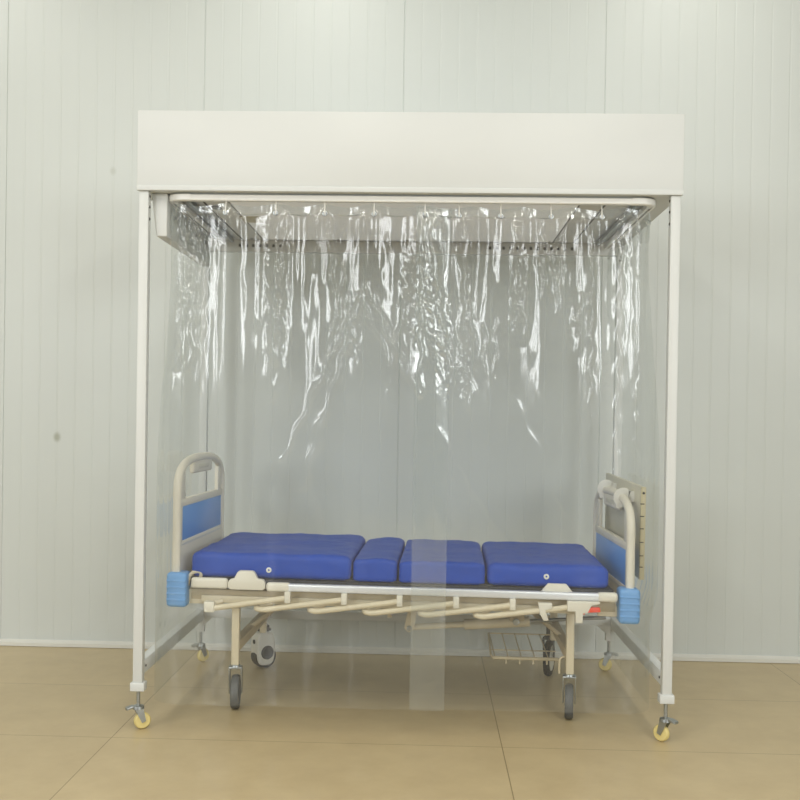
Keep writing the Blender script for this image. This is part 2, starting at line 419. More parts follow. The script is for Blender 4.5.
# ------------------------------------------------------------------ hospital bed
TH = math.radians(1.2); OB = Vector((0.073, 0.245, 0.0)); LB = 2.085
RB = Matrix.Translation(OB) @ Matrix.Rotation(-TH, 4, 'Z')
bed = thing('hospital_bed', 'ivory two-crank hospital bed with blue bumpers and folded side rail inside the booth', 'bed', OB, -TH)
def end_board(xpos, rz, top, name, zi0, zi1):
    """xpos: where its near post stands; rz: how much it is turned about that post"""
    x = 0.0
    y0, y1 = 0.0, 0.81; ym = (y0 + y1) / 2; sh = top - 0.165
    pts = [(x, y0, 0.50), (x, y0, sh)]
    for k in range(1, 16):
        a = math.pi * (1 - k / 16)
        ca, sa = math.cos(a), math.sin(a)
        ex = 0.72
        pts.append((x, ym + (ym - y0) * math.copysign(abs(ca) ** ex, ca), sh + (top - 0.02 - sh) * abs(sa) ** ex))
    pts += [(x, y1, sh), (x, y1, 0.50)]
    b = BM(); tube(b, pts, 0.0195, 14)
    o = obj(name, b, M['abs'], bed, 40)
    o.location = (xpos, 0.045, 0); o.rotation_euler = (0, 0, rz)
    # panel: lower skirt, frame round the insert and two uprights beside the open grip
    b = BM()
    def slab(yA, yB, zA, zB, t=0.012, bev=0.004): box(b, x - t, x + t, yA, yB, zA, zB, bev)
    slab(y0 + 0.01, y1 - 0.01, 0.53, zi0)
    slab(y0 + 0.01, y0 + 0.05, zi0 - 0.01, zi1 + 0.01); slab(y1 - 0.035, y1 - 0.01, zi0 - 0.01, zi1 + 0.01)
    slab(y0 + 0.01, y1 - 0.01, zi1, zi1 + 0.035)
    slab(y0 + 0.03, y0 + 0.10, zi1 + 0.02, sh + 0.085, 0.010); slab(y1 - 0.10, y1 - 0.03, zi1 + 0.02, sh + 0.085, 0.010)
    obj('board_panel', b, M['abs'], o, 30)
    b = BM(); box(b, x - 0.009, x + 0.009, y0 + 0.055, y1 - 0.03, zi0 - 0.006, zi1 + 0.006, 0.004); obj('panel_insert', b, M['blue_ins'], o, 30)
    b = BM(); box(b, x - 0.013, x + 0.013, ym - 0.17, ym + 0.17, top - 0.095, top - 0.03, 0.012, 3); 
    obj('hand_grip', b, M['abs'], o, 30)
    b = BM(); box(b, x - 0.0145, x + 0.0145, ym - 0.10, ym + 0.10, top - 0.078, top - 0.050, 0.008, 3); obj('grip_recess', b, M['tray'], o, 30)
    b = BM(); box(b, x - 0.0128, x + 0.0128, y0 + 0.03, y1 - 0.03, zi0 - 0.022, zi0 - 0.014, 0.0); obj('panel_groove', b, M['booth'], o, 30)
    return o
end_board(0.035, -0.020, 1.140, 'headboard', 0.752, 0.905)
end_board(LB - 0.040, 0.040, 1.032, 'footboard', 0.620, 0.778)
def bumper(xc, yc):
    b = BM(); box(b, xc - 0.046, xc + 0.046, yc - 0.05, yc + 0.05, 0.466, 0.620, 0.018, 4)
    o = obj('corner_bumper', b, M['bumper'], bed, 50)
    r = BM()
    for z in (0.500, 0.528, 0.556, 0.584): box(r, xc - 0.043, xc + 0.043, yc - 0.0525, yc + 0.0525, z - 0.005, z + 0.005, 0.003)
    obj('bumper_rib', r, M['bumper'], o, 30)
for xc in (0.046, LB - 0.046):
    for yc in (0.05, 0.85): bumper(xc, yc)
# main frame
b = BM()
for yy in (0.055, 0.805): box(b, 0.10, LB - 0.10, yy, yy + 0.04, 0.498, 0.546, 0.004)
for xx in (0.10, 0.62, 1.02, 1.42, LB - 0.14): box(b, xx, xx + 0.04, 0.06, 0.84, 0.500, 0.544, 0.004)
obj('bed_frame', b, M['bedpaint_shade'], bed, 30)
for xx, s in ((0.075, 1), (LB - 0.075, -1)):
    for yy in (0.075, 0.825):
        b = BM(); prism(b, [(xx - 0.03, 0.545), (xx + s * 0.10, 0.545), (xx + s * 0.10, 0.478), (xx - s * 0.01, 0.478)], 'y', yy - 0.018, yy + 0.018, 0.004)
        obj('end_bracket', b, M['bedpaint'], bed, 30)
# mattress deck
b = BM()
for (x0, x1) in ((0.10, 1.975),): box(b, x0, x1, 0.045, 0.875, 0.575, 0.597, 0.004)
for xx in (0.2, 0.75, 1.1, 1.5, 1.9): box(b, xx, xx + 0.03, 0.10, 0.80, 0.545, 0.585)
obj('mattress_deck', b, M['deck'], bed, 30)
# rounded end plates along the near edge (head section) and the foot tab
def near_far(f):
    for yy in (0.012, 0.888): f(yy)
def plates(yy):
    s = BM(); box(s, 0.112, 0.276, yy - 0.014, yy + 0.014, 0.556, 0.604, 0.012, 3); obj('edge_plate', s, M['abs'], bed, 40)
    s = BM(); prism(s, [(0.288, 0.556), (0.434, 0.556), (0.444, 0.566), (0.444, 0.588), (0.436, 0.602), (0.410, 0.606), (0.396, 0.634), (0.386, 0.640), (0.330, 0.640), (0.320, 0.634), (0.306, 0.606), (0.286, 0.600), (0.278, 0.586), (0.278, 0.566)], 'y', yy - 0.014, yy + 0.014, 0.003)
    obj('edge_plate', s, M['abs'], bed, 30)
    s = BM(); prism(s, [(1.655, 0.585), (1.795, 0.585), (1.765, 0.622), (1.685, 0.622)], 'y', yy + 0.004, yy + 0.020, 0.003)
    obj('mattress_stop', s, M['abs'], bed, 30)
near_far(plates)
for yy in (0.05, 0.85):
    s = BM(); tube(s, smooth_path([(0.085, yy, 0.56), (0.098, yy, 0.62), (0.15, yy, 0.625), (0.14, yy, 0.585)], 0.03), 0.008, 8); obj('mattress_stop', s, M['bedpaint'], bed, 40)
# folding side guards: aluminium top rail, six slanting bars
def side_guard(y0, s):
    """s = -1: near side, bars hang outside of the frame beam"""
    Y = lambda v: y0 + s * v
    g = BM(); yc = Y(0.0)
    box(g, 0.535, 1.905, yc - 0.016, yc + 0.016, 0.556, 0.590, 0.007, 3)
    top = obj('guard_rail', g, M['alu'], bed, 40)
    for x0, x1 in ((0.450, 0.560), (1.895, 1.985)):
        e = BM(); box(e, x0, x1, yc - 0.0175, yc + 0.0175, 0.552, 0.594, 0.014, 3); obj('rail_end_cap', e, M['abs'], top, 40)
    # little dents of the rail top where the deck hinges sit
    clips = [0.548, 0.797, 1.040, 1.286, 1.531, 1.785]
    lows = [0.195, 0.418, 0.655, 0.897, 1.140, 1.382]
    for i, (cx, lx) in enumerate(zip(clips, lows)):
        zc, zl = 0.530, 0.474
        bb = BM()
        pts = [(cx, Y(0.020), zc), (cx - 0.06, Y(0.020), zc - 0.010), (lx + 0.02, Y(0.022), zl), (lx - 0.012, Y(0.012), zl + 0.004), (lx - 0.010, Y(-0.02), zl + 0.010), (lx + 0.035, Y(-0.035), zl + 0.016), (lx + 0.05, Y(-0.045), zl + 0.022)]
        tube(bb, smooth_path(pts, 0.022, 5), 0.0128, 12)
        o = obj('guard_bar', bb, M['bedpaint'], bed, 50)
        if i < 5:
            c = BM(); box(c, cx - 0.013, cx + 0.013, Y(0.020) - 0.015, Y(0.020) + 0.015, 0.508, 0.558, 0.005)
            box(c, cx - 0.006, cx + 0.006, Y(0.020) - 0.017, Y(0.020) + 0.017, 0.518, 0.532, 0.002)
            obj('bar_clip', c, M['abs'], o, 40)
    c = BM(); box(c, 0.180, 0.226, Y(0.022) - 0.018, Y(0.022) + 0.018, 0.458, 0.506, 0.006); obj('pivot_block', c, M['abs'], bed, 40)
    lb = BM(); box(lb, 0.15, 1.80, Y(-0.050) - 0.008, Y(-0.050) + 0.008, 0.488, 0.520, 0.003); obj('guard_lower_rail', lb, M['bedpaint'], bed, 30)
    # latch with the red release button
    l = BM(); yl = Y(0.022)
    prism(l, [(1.765, 0.556), (1.905, 0.556), (1.905, 0.548), (1.870, 0.540), (1.850, 0.505), (1.832, 0.505), (1.832, 0.462), (1.800, 0.462), (1.800, 0.512), (1.765, 0.512)], 'y', yl - 0.017, yl + 0.017, 0.004)
    la = obj('guard_latch', l, M['abs'], bed, 30)
    r = BM(); prism(r, [(1.834, 0.508), (1.842, 0.532), (1.905, 0.532), (1.908, 0.512), (1.846, 0.508), (1.836, 0.498)], 'y', yl - 0.013, yl + 0.013, 0.003)
    obj('release_button', r, M['red'], la, 30, label='red release button')
    h = BM(); prism(h, [(1.640, 0.545), (1.700, 0.545), (1.700, 0.522), (1.672, 0.512), (1.686, 0.470), (1.664, 0.468), (1.646, 0.500)], 'y', yl - 0.015, yl + 0.015, 0.003)
    obj('bar_hook', h, M['abs'], la, 30)
side_guard(0.0, -1)
side_guard(0.90, 1)
# legs with cross feet
for xx in (0.297, 1.795):
    for yy in (0.10, 0.80):
        b = BM(); box(b, xx - 0.0175, xx + 0.0175, yy - 0.0175, yy + 0.0175, 0.205, 0.50, 0.005); obj('leg', b, M['bedpaint'], bed, 30)
    b = BM(); box(b, xx - 0.02, xx + 0.02, 0.10, 0.92, 0.268, 0.312, 0.004); obj('cross_foot', b, M['bedpaint_shade'], bed, 30)
    b = BM(); tube(b, [(xx, 0.45, 0.30), (xx + (0.26 if xx < 1 else -0.26), 0.45, 0.515)], 0.012, 10); obj('brace', b, M['bedpaint_shade'], bed, 40)
b = BM(); tube(b, smooth_path([(1.752, 0.12, 0.20), (1.752, 0.12, 0.275), (1.80, 0.12, 0.278)], 0.02), 0.005, 8); obj('rack_bracket', b, M['wire'], bed, 40)
# casters
def caster_wheel(x, y, zt, ang):                         # large wheel, black tyre, white hub
    mtx = Matrix.Translation((x, y, 0)) @ Matrix.Rotation(ang, 4, 'Z')
    f = BM(); lathe(f, [(0.012, zt), (0.012, 0.215), (0.022, 0.212), (0.022, 0.195), (0.010, 0.193)], (x, y, 0), (0, 0, 1), 16)
    for q in (-1, 1): prism(f, [(-0.018, 0.205), (0.018, 0.205), (0.036, 0.09), (0.016, 0.082)], 'y', q * 0.026 - 0.0025, q * 0.026 + 0.0025, mtx=mtx)
    box(f, -0.02, 0.02, -0.028, 0.028, 0.196, 0.206, 0.002, mtx=mtx)
    c = obj('caster', f, M['greytyre'], bed, 35)
    R0 = 0.094
    t = BM(); lathe(t, [(0.066, -0.015), (0.086, -0.016), (R0 - 0.002, -0.010), (R0, 0), (R0 - 0.002, 0.010), (0.086, 0.016), (0.066, 0.015), (0.066, -0.015)], (0.025, 0, R0), (0, 1, 0), 40, mtx=mtx)
    obj('tyre', t, M['black'], c, 35)
    h = BM(); lathe(h, [(0, -0.024), (0.016, -0.024), (0.018, -0.017), (0.034, -0.013), (0.046, -0.018), (0.064, -0.017), (0.0665, -0.013), (0.0665, 0.013), (0.064, 0.017), (0.046, 0.018), (0.034, 0.013), (0.018, 0.017), (0.016, 0.024), (0, 0.024)], (0.025, 0, R0), (0, 1, 0), 36, mtx=mtx)
    obj('hub', h, M['white'], c, 35)
def caster_fork(x, y, zt, ang):                          # near casters, chrome fork and grey tyre
    mtx = Matrix.Translation((x, y, 0)) @ Matrix.Rotation(ang, 4, 'Z')
    f = BM(); lathe(f, [(0.016, zt), (0.016, 0.208), (0.022, 0.205), (0.024, 0.196), (0.012, 0.194)], (x, y, 0), (0, 0, 1), 16)
    for q in (-1, 1): prism(f, [(-0.022, 0.195), (0.024, 0.195), (0.040, 0.15), (0.034, 0.07), (0.010, 0.07)], 'y', q * 0.027 - 0.003, q * 0.027 + 0.003, 0.001, mtx=mtx)
    box(f, -0.022, 0.026, -0.030, 0.030, 0.188, 0.198, 0.004, mtx=mtx)
    c = obj('caster', f, M['zinc'], bed, 35)
    R0 = 0.077
    t = BM(); lathe(t, [(0.0, -0.012), (0.05, -0.012), (0.056, -0.018), (0.071, -0.018), (R0, -0.010), (R0 + .0005, 0), (R0, 0.010), (0.071, 0.018), (0.056, 0.018), (0.05, 0.012), (0.0, 0.012)], (0.022, 0, R0), (0, 1, 0), 36, mtx=mtx)
    obj('tyre', t, M['greytyre'], c, 35)
def caster_shroud(x, y, zt, ang):                        # white shrouded twin wheel caster with a black pedal
    mtx = Matrix.Translation((x, y, 0)) @ Matrix.Rotation(ang, 4, 'Z')
    s = BM(); prof = []
    for k in range(24):
        a = 2 * math.pi * k / 24; ca, sa = math.cos(a), math.sin(a)
        e = 0.62
        prof.append((math.copysign(abs(ca) ** e, ca) * 0.052, 0.108 + math.copysign(abs(sa) ** e, sa) * (0.085 if sa > 0 else 0.092)))
    prism(s, prof, 'x', -0.043, 0.043, 0.012, 3, mtx=mtx)
    lathe(s, [(0.014, zt), (0.014, 0.19)], (x, y, 0), (0, 0, 1), 14)
    c = obj('caster', s, M['white'], bed, 50)
    t = BM()
    for q in (-1, 1): lathe(t, [(0, q * 0.050), (0.030, q * 0.0495), (0.036, q * 0.046), (0.036, q * 0.040)], (0, 0.004, 0.085), (1, 0, 0), 28, mtx=mtx)
    lathe(t, [(0, 0.0535), (0.011, 0.053), (0.012, 0.05)], (0.0, -0.002, 0.140), (0, -1, 0), 16, mtx=mtx)
    lathe(t, [(0, -0.03), (0.058, -0.03), (0.060, 0.0), (0.058, 0.03), (0, 0.03)], (0, 0.004, 0.060), (1, 0, 0), 30, mtx=mtx)
    obj('tyre', t, M['black'], c, 35)
    p = BM(); box(p, -0.062, 0.068, -0.014, 0.014, 0.204, 0.216, 0.004, mtx=mtx); box(p, -0.026, 0.026, -0.026, 0.026, 0.19, 0.226, 0.006, mtx=mtx)
    obj('brake_pedal', p, M['black'], c, 30)
    r = BM(); lathe(r, [(0.026, 0.0), (0.030, 0.003), (0.034, 0.0)], (0, 0, 0), (1, 0, 0), 24, mtx=mtx @ Matrix.Translation((0.05, 0.004, 0.085)))
    obj('wheel_rim', r, M['greytyre'], c, 35)
caster_fork(1.795, 0.10, 0.215, math.radians(82))
caster_fork(0.297, 0.10, 0.215, math.radians(96))
caster_wheel(1.775, 0.86, 0.27, math.radians(74))
caster_shroud(0.278, 0.90, 0.27, math.radians(-52))
# wire rack under the foot end
r = BM(); rx0, rx1, ry0, ry1, rz = 1.455, 1.765, 0.30, 0.62, 0.232
zr = lambda y: 0.222 + (y - 0.30) * 0.15
tube(r, [(rx0 + 0.01, ry0, zr(ry0)), (rx1, ry0, zr(ry0))], 0.008, 10)
ra = obj('wire_rack', r, M['wire'], bed, 40)
r = BM()
tube(r, [(rx0, ry1, zr(ry1)), (rx1, ry1, zr(ry1))], 0.0035, 8)
tube(r, [(rx0, (ry0 + ry1) / 2 - .06, zr((ry0 + ry1) / 2 - .06)), (rx1, (ry0 + ry1) / 2 - .06, zr((ry0 + ry1) / 2 - .06))], 0.003, 8)
for k in range(5):
    xx = rx0 + 0.004 + (rx1 - rx0) * k / 5
    tube(r, [(xx, ry1, zr(ry1)), (xx + 0.015, ry0, zr(ry0))], 0.003, 8)
tube(r, [(rx0, ry1, zr(ry1)), (rx0, ry0 + .02, zr(ry0) + .008), (rx0 + 0.012, ry0, zr(ry0))], 0.005, 8)
obj('rack_wire', r, M['wire'], ra, 40)
for k in range(4):
    xx = rx0 + 0.07 + 0.063 * k
    r = BM(); tube(r, [(xx, ry0, zr(ry0)), (xx, ry0 - 0.002, zr(ry0) - 0.026)], 0.004, 8); obj('rack_peg', r, M['wire'], ra, 40)
# crank linkage under the frame
r = BM(); prism(r, [(1.045, 0.330), (1.068, 0.310), (1.092, 0.330), (1.118, 0.50), (1.078, 0.50)], 'y', 0.385, 0.397, 0.002); obj('link_plate', r, M['bedpaint'], bed, 30)
r = BM(); tube(r, [(1.07, 0.42, 0.330), (1.37, 0.42, 0.354)], 0.015, 12); tube(r, [(1.33, 0.42, 0.351), (1.64, 0.42, 0.376)], 0.026, 14)
ct = obj('crank_tube', r, M['bedpaint'], bed, 40)
r = BM(); lathe(r, [(0, 0.010), (0.012, 0.008), (0.014, 0), (0.014, -0.01)], (1.07, 0.385, 0.330), (0, -1, 0), 14)
obj('pivot_pin', r, M['zinc'], ct, 40)
r = BM(); lathe(r, [(0.010, 0), (0.016, 0.004), (0.016, 0.01), (0.0, 0.012)], (1.575, 0.393, 0.376), (0, -1, 0), 14); obj('pivot_pin', r, M['zinc'], ct, 40)
r = BM(); box(r, 1.545, 1.615, 0.395, 0.445, 0.375, 0.50, 0.004); obj('crank_hanger', r, M['bedpaint_shade'], bed, 30)
r = BM(); tube(r, [(1.64, 0.42, 0.376), (1.90, 0.42, 0.398), (2.0, 0.42, 0.405)], 0.009, 10); obj('crank_rod', r, M['zinc'], bed, 40)
r = BM(); box(r, 0.965, 0.985, 0.38, 0.40, 0.38, 0.50, 0.003); tube(r, [(0.935, 0.39, 0.425), (0.985, 0.39, 0.425)], 0.008, 8); obj('limit_bracket', r, M['bedpaint'], bed, 30)

# the bed does not stand quite level: its foot end is a little lower than its head end
def unlevel(x): return 0.007 - 0.0066 * x
def unlevel_end(x): return 0.009 - 0.0127 * x
done = set()
for o in list(bed.children):
    if o.name.startswith(('headboard', 'footboard')):
        o.location.z += unlevel_end(o.location.x); continue
    lift = unlevel_end if o.name.startswith('corner_bumper') else unlevel
    for q in [o] + list(o.children):
        if q.data.name in done: continue
        done.add(q.data.name)
        for v in q.data.vertices:
            v.co.z += lift(v.co.x) * min(1.0, max(0.0, (v.co.z - 0.215) / 0.2))

# ------------------------------------------------------------------ mattress (folding, four sections)
MO = Vector((1.02, 0.455, 0.597))
matt = thing('mattress', 'royal blue vinyl folding mattress in four sections lying on the bed', 'mattress', RB @ MO + Vector((0, 0, unlevel(1.02))), -TH)
matt.rotation_euler.y = 0.0066
def rounded_block(x0, x1, y0, y1, z0, z1, r, nx, ny, nz, seed):
    t = bmesh.new(); bmesh.ops.create_cube(t, size=1)
    vs = {}
    t.free(); t = bmesh.new()
    def grid(fn, na, nb):
        for i in range(na):
            for j in range(nb):
                q = [fn(i / na, j / nb), fn((i + 1) / na, j / nb), fn((i + 1) / na, (j + 1) / nb), fn(i / na, (j + 1) / nb)]
                f = []
                for p in q:
                    key = tuple(round(c, 5) for c in p)
                    if key not in vs: vs[key] = t.verts.new(p)
                    f.append(vs[key])
                t.faces.new(f)
    X = lambda u: x0 + (x1 - x0) * u; Yv = lambda u: y0 + (y1 - y0) * u; Z = lambda u: z0 + (z1 - z0) * u
    grid(lambda u, v: (X(u), Yv(v), z1), nx, ny); grid(lambda u, v: (X(u), Yv(v), z0), nx, ny)
    grid(lambda u, v: (X(u), y0, Z(v)), nx, nz); grid(lambda u, v: (X(u), y1, Z(v)), nx, nz)
    grid(lambda u, v: (x0, Yv(u), Z(v)), ny, nz); grid(lambda u, v: (x1, Yv(u), Z(v)), ny, nz)
    for v in t.verts:
        c = v.co
        q = Vector((min(max(c.x, x0 + r), x1 - r), min(max(c.y, y0 + r), y1 - r), min(max(c.z, z0 + r), z1 - r)))
        d = c - q
        if d.length > 1e-6: c = q + d.normalized() * r
        fz = (c.z - z0) / (z1 - z0)
        ex = min(c.x - x0, x1 - c.x)
        s = Vector((c.x * 5 + seed, c.y * 5, c.z * 9))
        k = 0.007 * noise.noise(s) + 0.003 * noise.noise(s * 3.1) + 0.005 * noise.noise(Vector((c.x * 30 + seed, c.y * 14, c.z * 30))) * math.exp(-ex / 0.08)
        # pucker towards the hinge seams
        sag = -0.008 * math.exp(-ex / 0.03) * fz
        out = Vector((0, -1 if c.y < (y0 + y1) / 2 else 1, 0)) if abs(c.y - (y0 + y1) / 2) > (y1 - y0) / 2 - 0.03 else Vector((0, 0, 0))
        c = c + Vector((0, 0, (k * 1.1 + sag) * fz)) + out * k * 0.9
        v.co = c
    return t
secs = [(0.100, 0.818, 0.712, 0.034), (0.826, 1.022, 0.702, 0.02), (1.031, 1.412, 0.700, 0.02), (1.421, 1.955, 0.700, 0.036)]
sections = []
for i, (x0, x1, zt, r) in enumerate(secs):
    t = rounded_block(x0 - MO.x, x1 - MO.x, 0.045 - MO.y, 0.885 - MO.y, 0.001, zt - MO.z, r * 0.8, int((x1 - x0) / 0.016), 48, 8, i * 13.7)
    sections.append(obj('mattress_section', t, M['mattress'], matt, 60))
# fabric hinge below the sections
h = BM()
for xx in (0.822, 1.0265, 1.4165): box(h, xx - 0.03 - MO.x, xx + 0.03 - MO.x, 0.05 - MO.y, 0.88 - MO.y, -0.0005, 0.010)
obj('fabric_hinge', h, M['deck'], matt)
for (vx, vz, sec) in ((0.452, 0.640, 0), (1.680, 0.648, 3)):
    v = BM(); o = (vx - MO.x, 0.043 - MO.y, vz - MO.z)
    lathe(v, [(0.004, 0.004), (0.006, 0.007), (0.011, 0.006), (0.0125, 0.002), (0.0125, -0.008), (0.004, -0.008), (0.004, 0.004)], o, (0, -1, 0), 20)
    ve = obj('air_vent', v, M['vent'], sections[sec], 40, label='white round air vent eyelet')
    # the dark pinhole
# two press studs on the third section near its seam
for yy in (0.62, 0.44):
    v = BM(); lathe(v, [(0, 0.003), (0.008, 0.002), (0.010, -0.004)], (1.055 - MO.x, yy - MO.y, 0.697 - MO.z), (0, 0, 1), 14)
    obj('press_stud', v, M['mattress'], sections[2], 40)

# ------------------------------------------------------------------ overbed tray board hung on the footboard
TB = Vector((LB + 0.020, 0.10, 0.648))
tray = thing('overbed_tray', 'flat cream overbed tray board hung behind the footboard by two white hooks', 'tray', RB @ TB + Vector((0, 0, unlevel_end(LB))), -TH + 0.045)
tray.rotation_euler.x = 0.025
b = BM(); box(b, -0.010, 0.010, 0.0, 0.80, 0.0, 0.412, 0.004)
bd = obj('tray_panel', b, M['tray'], tray, 30)
b = BM(); box(b, -0.0112, 0.0112, -0.0015, 0.012, 0.0, 0.412, 0.003); obj('edge_strip', b, M['brown'], bd, 30)
b = BM()
for z in (0.055, 0.105, 0.165, 0.225, 0.28, 0.335): box(b, -0.012, 0.004, -0.0025, 0.006, z, z + 0.004)
lathe(b, [(0, 0.004), (0.005, 0.003), (0.006, 0)], (0, -0.0015, 0.385), (0, -1, 0), 12)
obj('edge_staple', b, M['screw'], bd, 30)
for yh in (0.14, 0.53):
    h = BM(); bt = 0.357 - 0.0
    xr = (LB - 0.040) - TB.x                              # the bow of the footboard, in tray coordinates
    ym = yh + TB.y; 
    # bow height at this y
    u = abs((ym - 0.45) / 0.405); ct = min(1.0, u) ** (1 / 0.72); st = math.sqrt(max(0, 1 - ct * ct)) ** 0.72
    zb = (1.028 - 0.165) + (1.008 - 0.863) * st - TB.z
    pts = [(-0.011, yh, zb - 0.02), (-0.012, yh, zb + 0.018)]
    for k in range(0, 11):
        a = math.pi * (0.12 + 1.15 * k / 10)
        pts.append((xr + 0.026 * math.cos(a), yh, zb + 0.027 * math.sin(a)))
    pts.append((xr - 0.012, yh, zb - 0.045))
    tube(h, pts, 0.018, 4, sq=True, ry=0.0022)
    obj('hook', h, M['white'], tray, 30)

# ------------------------------------------------------------------ clear PVC curtains
rng = np.random.default_rng(11)
def sstep(a, b, x):
    t = np.clip((x - a) / (b - a), 0, 1); return t * t * (3 - 2 * t)
def vnoise(x, y, seed):
    """smooth 2-D value noise on arrays"""
    r = np.random.default_rng(seed); T = r.random((64, 64))
    xi, yi = np.floor(x).astype(int), np.floor(y).astype(int); fx, fy = x - xi, y - yi
    fx = fx * fx * (3 - 2 * fx); fy = fy * fy * (3 - 2 * fy)
    g = lambda a, c: T[a % 64, c % 64]
    return (g(xi, yi) * (1 - fx) + g(xi + 1, yi) * fx) * (1 - fy) + (g(xi, yi + 1) * (1 - fx) + g(xi + 1, yi + 1) * fx) * fy - 0.5
ZT, ZB = 2.224, 0.10
HOOKS = [0.357, 0.569, 0.776, 0.983, 1.197, 1.340, 1.515, 1.725, 1.937]
# creases seen on the front: (x0, z0, x1, z1, width, height)
CREASE = [(0.945, 1.87, 0.62, 1.17, 0.010, 0.010), (0.935, 1.83, 0.70, 1.05, 0.016, 0.014), (0.86, 1.95, 0.78, 1.50, 0.012, 0.010),
          (0.965, 1.85, 1.13, 1.50, 0.007, 0.010), (0.945, 1.80, 1.05, 1.58, 0.006, 0.009), (0.995, 1.83, 1.17, 1.44, 0.007, 0.009),
          (1.195, 2.15, 1.05, 1.50, 0.012, 0.012), (1.215, 2.16, 1.31, 1.50, 0.013, 0.013), (1.185, 2.1, 1.19, 1.45, 0.010, 0.012),
          (1.36, 2.15, 1.38, 1.40, 0.010, 0.011), (1.35, 2.0, 1.42, 1.62, 0.006, 0.008), (1.39, 1.50, 1.41, 1.36, 0.014, 0.008),
          (0.572, 2.15, 0.560, 1.42, 0.020, 0.015), (0.605, 2.1, 0.585, 1.45, 0.010, 0.009), (0.235, 2.15, 0.215, 1.55, 0.018, 0.016), (0.275, 2.18, 0.25, 1.45, 0.010, 0.010),
          (0.745, 2.17, 0.735, 1.95, 0.006, 0.010), (0.795, 2.17, 0.815, 1.85, 0.007, 0.010), (1.575, 2.14, 1.60, 1.85, 0.012, 0.012), (1.615, 1.88, 1.625, 1.66, 0.014, 0.010),
          (1.50, 1.75, 1.50, 1.50, 0.006, 0.008), (1.455, 1.72, 1.455, 1.52, 0.006, 0.008), (1.69, 2.17, 1.70, 1.85, 0.007, 0.010), (1.76, 2.17, 1.755, 1.8, 0.007, 0.010), (1.86, 1.85, 1.845, 1.62, 0.016, 0.012),
          (1.905, 2.15, 1.90, 1.2, 0.008, 0.008), (2.02, 2.17, 2.01, 0.8, 0.012, 0.010), (1.45, 1.70, 1.80, 0.95, 0.016, 0.0018), (1.22, 1.35, 1.62, 0.72, 0.016, 0.0018)]
CRINKLE = [(0.21, 1.95, 0.05, 0.36), (0.570, 1.85, 0.045, 0.42), (0.90, 1.72, 0.06, 0.22), (1.17, 1.85, 0.07, 0.32), (1.28, 1.68, 0.05, 0.30), (1.375, 1.62, 0.035, 0.34), (1.59, 1.85, 0.035, 0.28), (1.85, 1.74, 0.03, 0.10), (1.75, 2.0, 0.05, 0.12)]

def front_path(side, zz):
    """outline of the hanging sheet at height zz, as a function giving (x, y) for the side run and the corner"""
    w = float(sstep(2.06, 1.05, np.array(zz)))
    if side < 0: xs = TXL + (0.046 - TXL) * w
    else:
        w2 = float(sstep(0.62, 0.45, np.array(zz)))
        xs = TXR + (2.226 - TXR) * w + (2.198 - 2.226) * w2
    rc = 0.06 + 0.08 * w
    return xs, rc

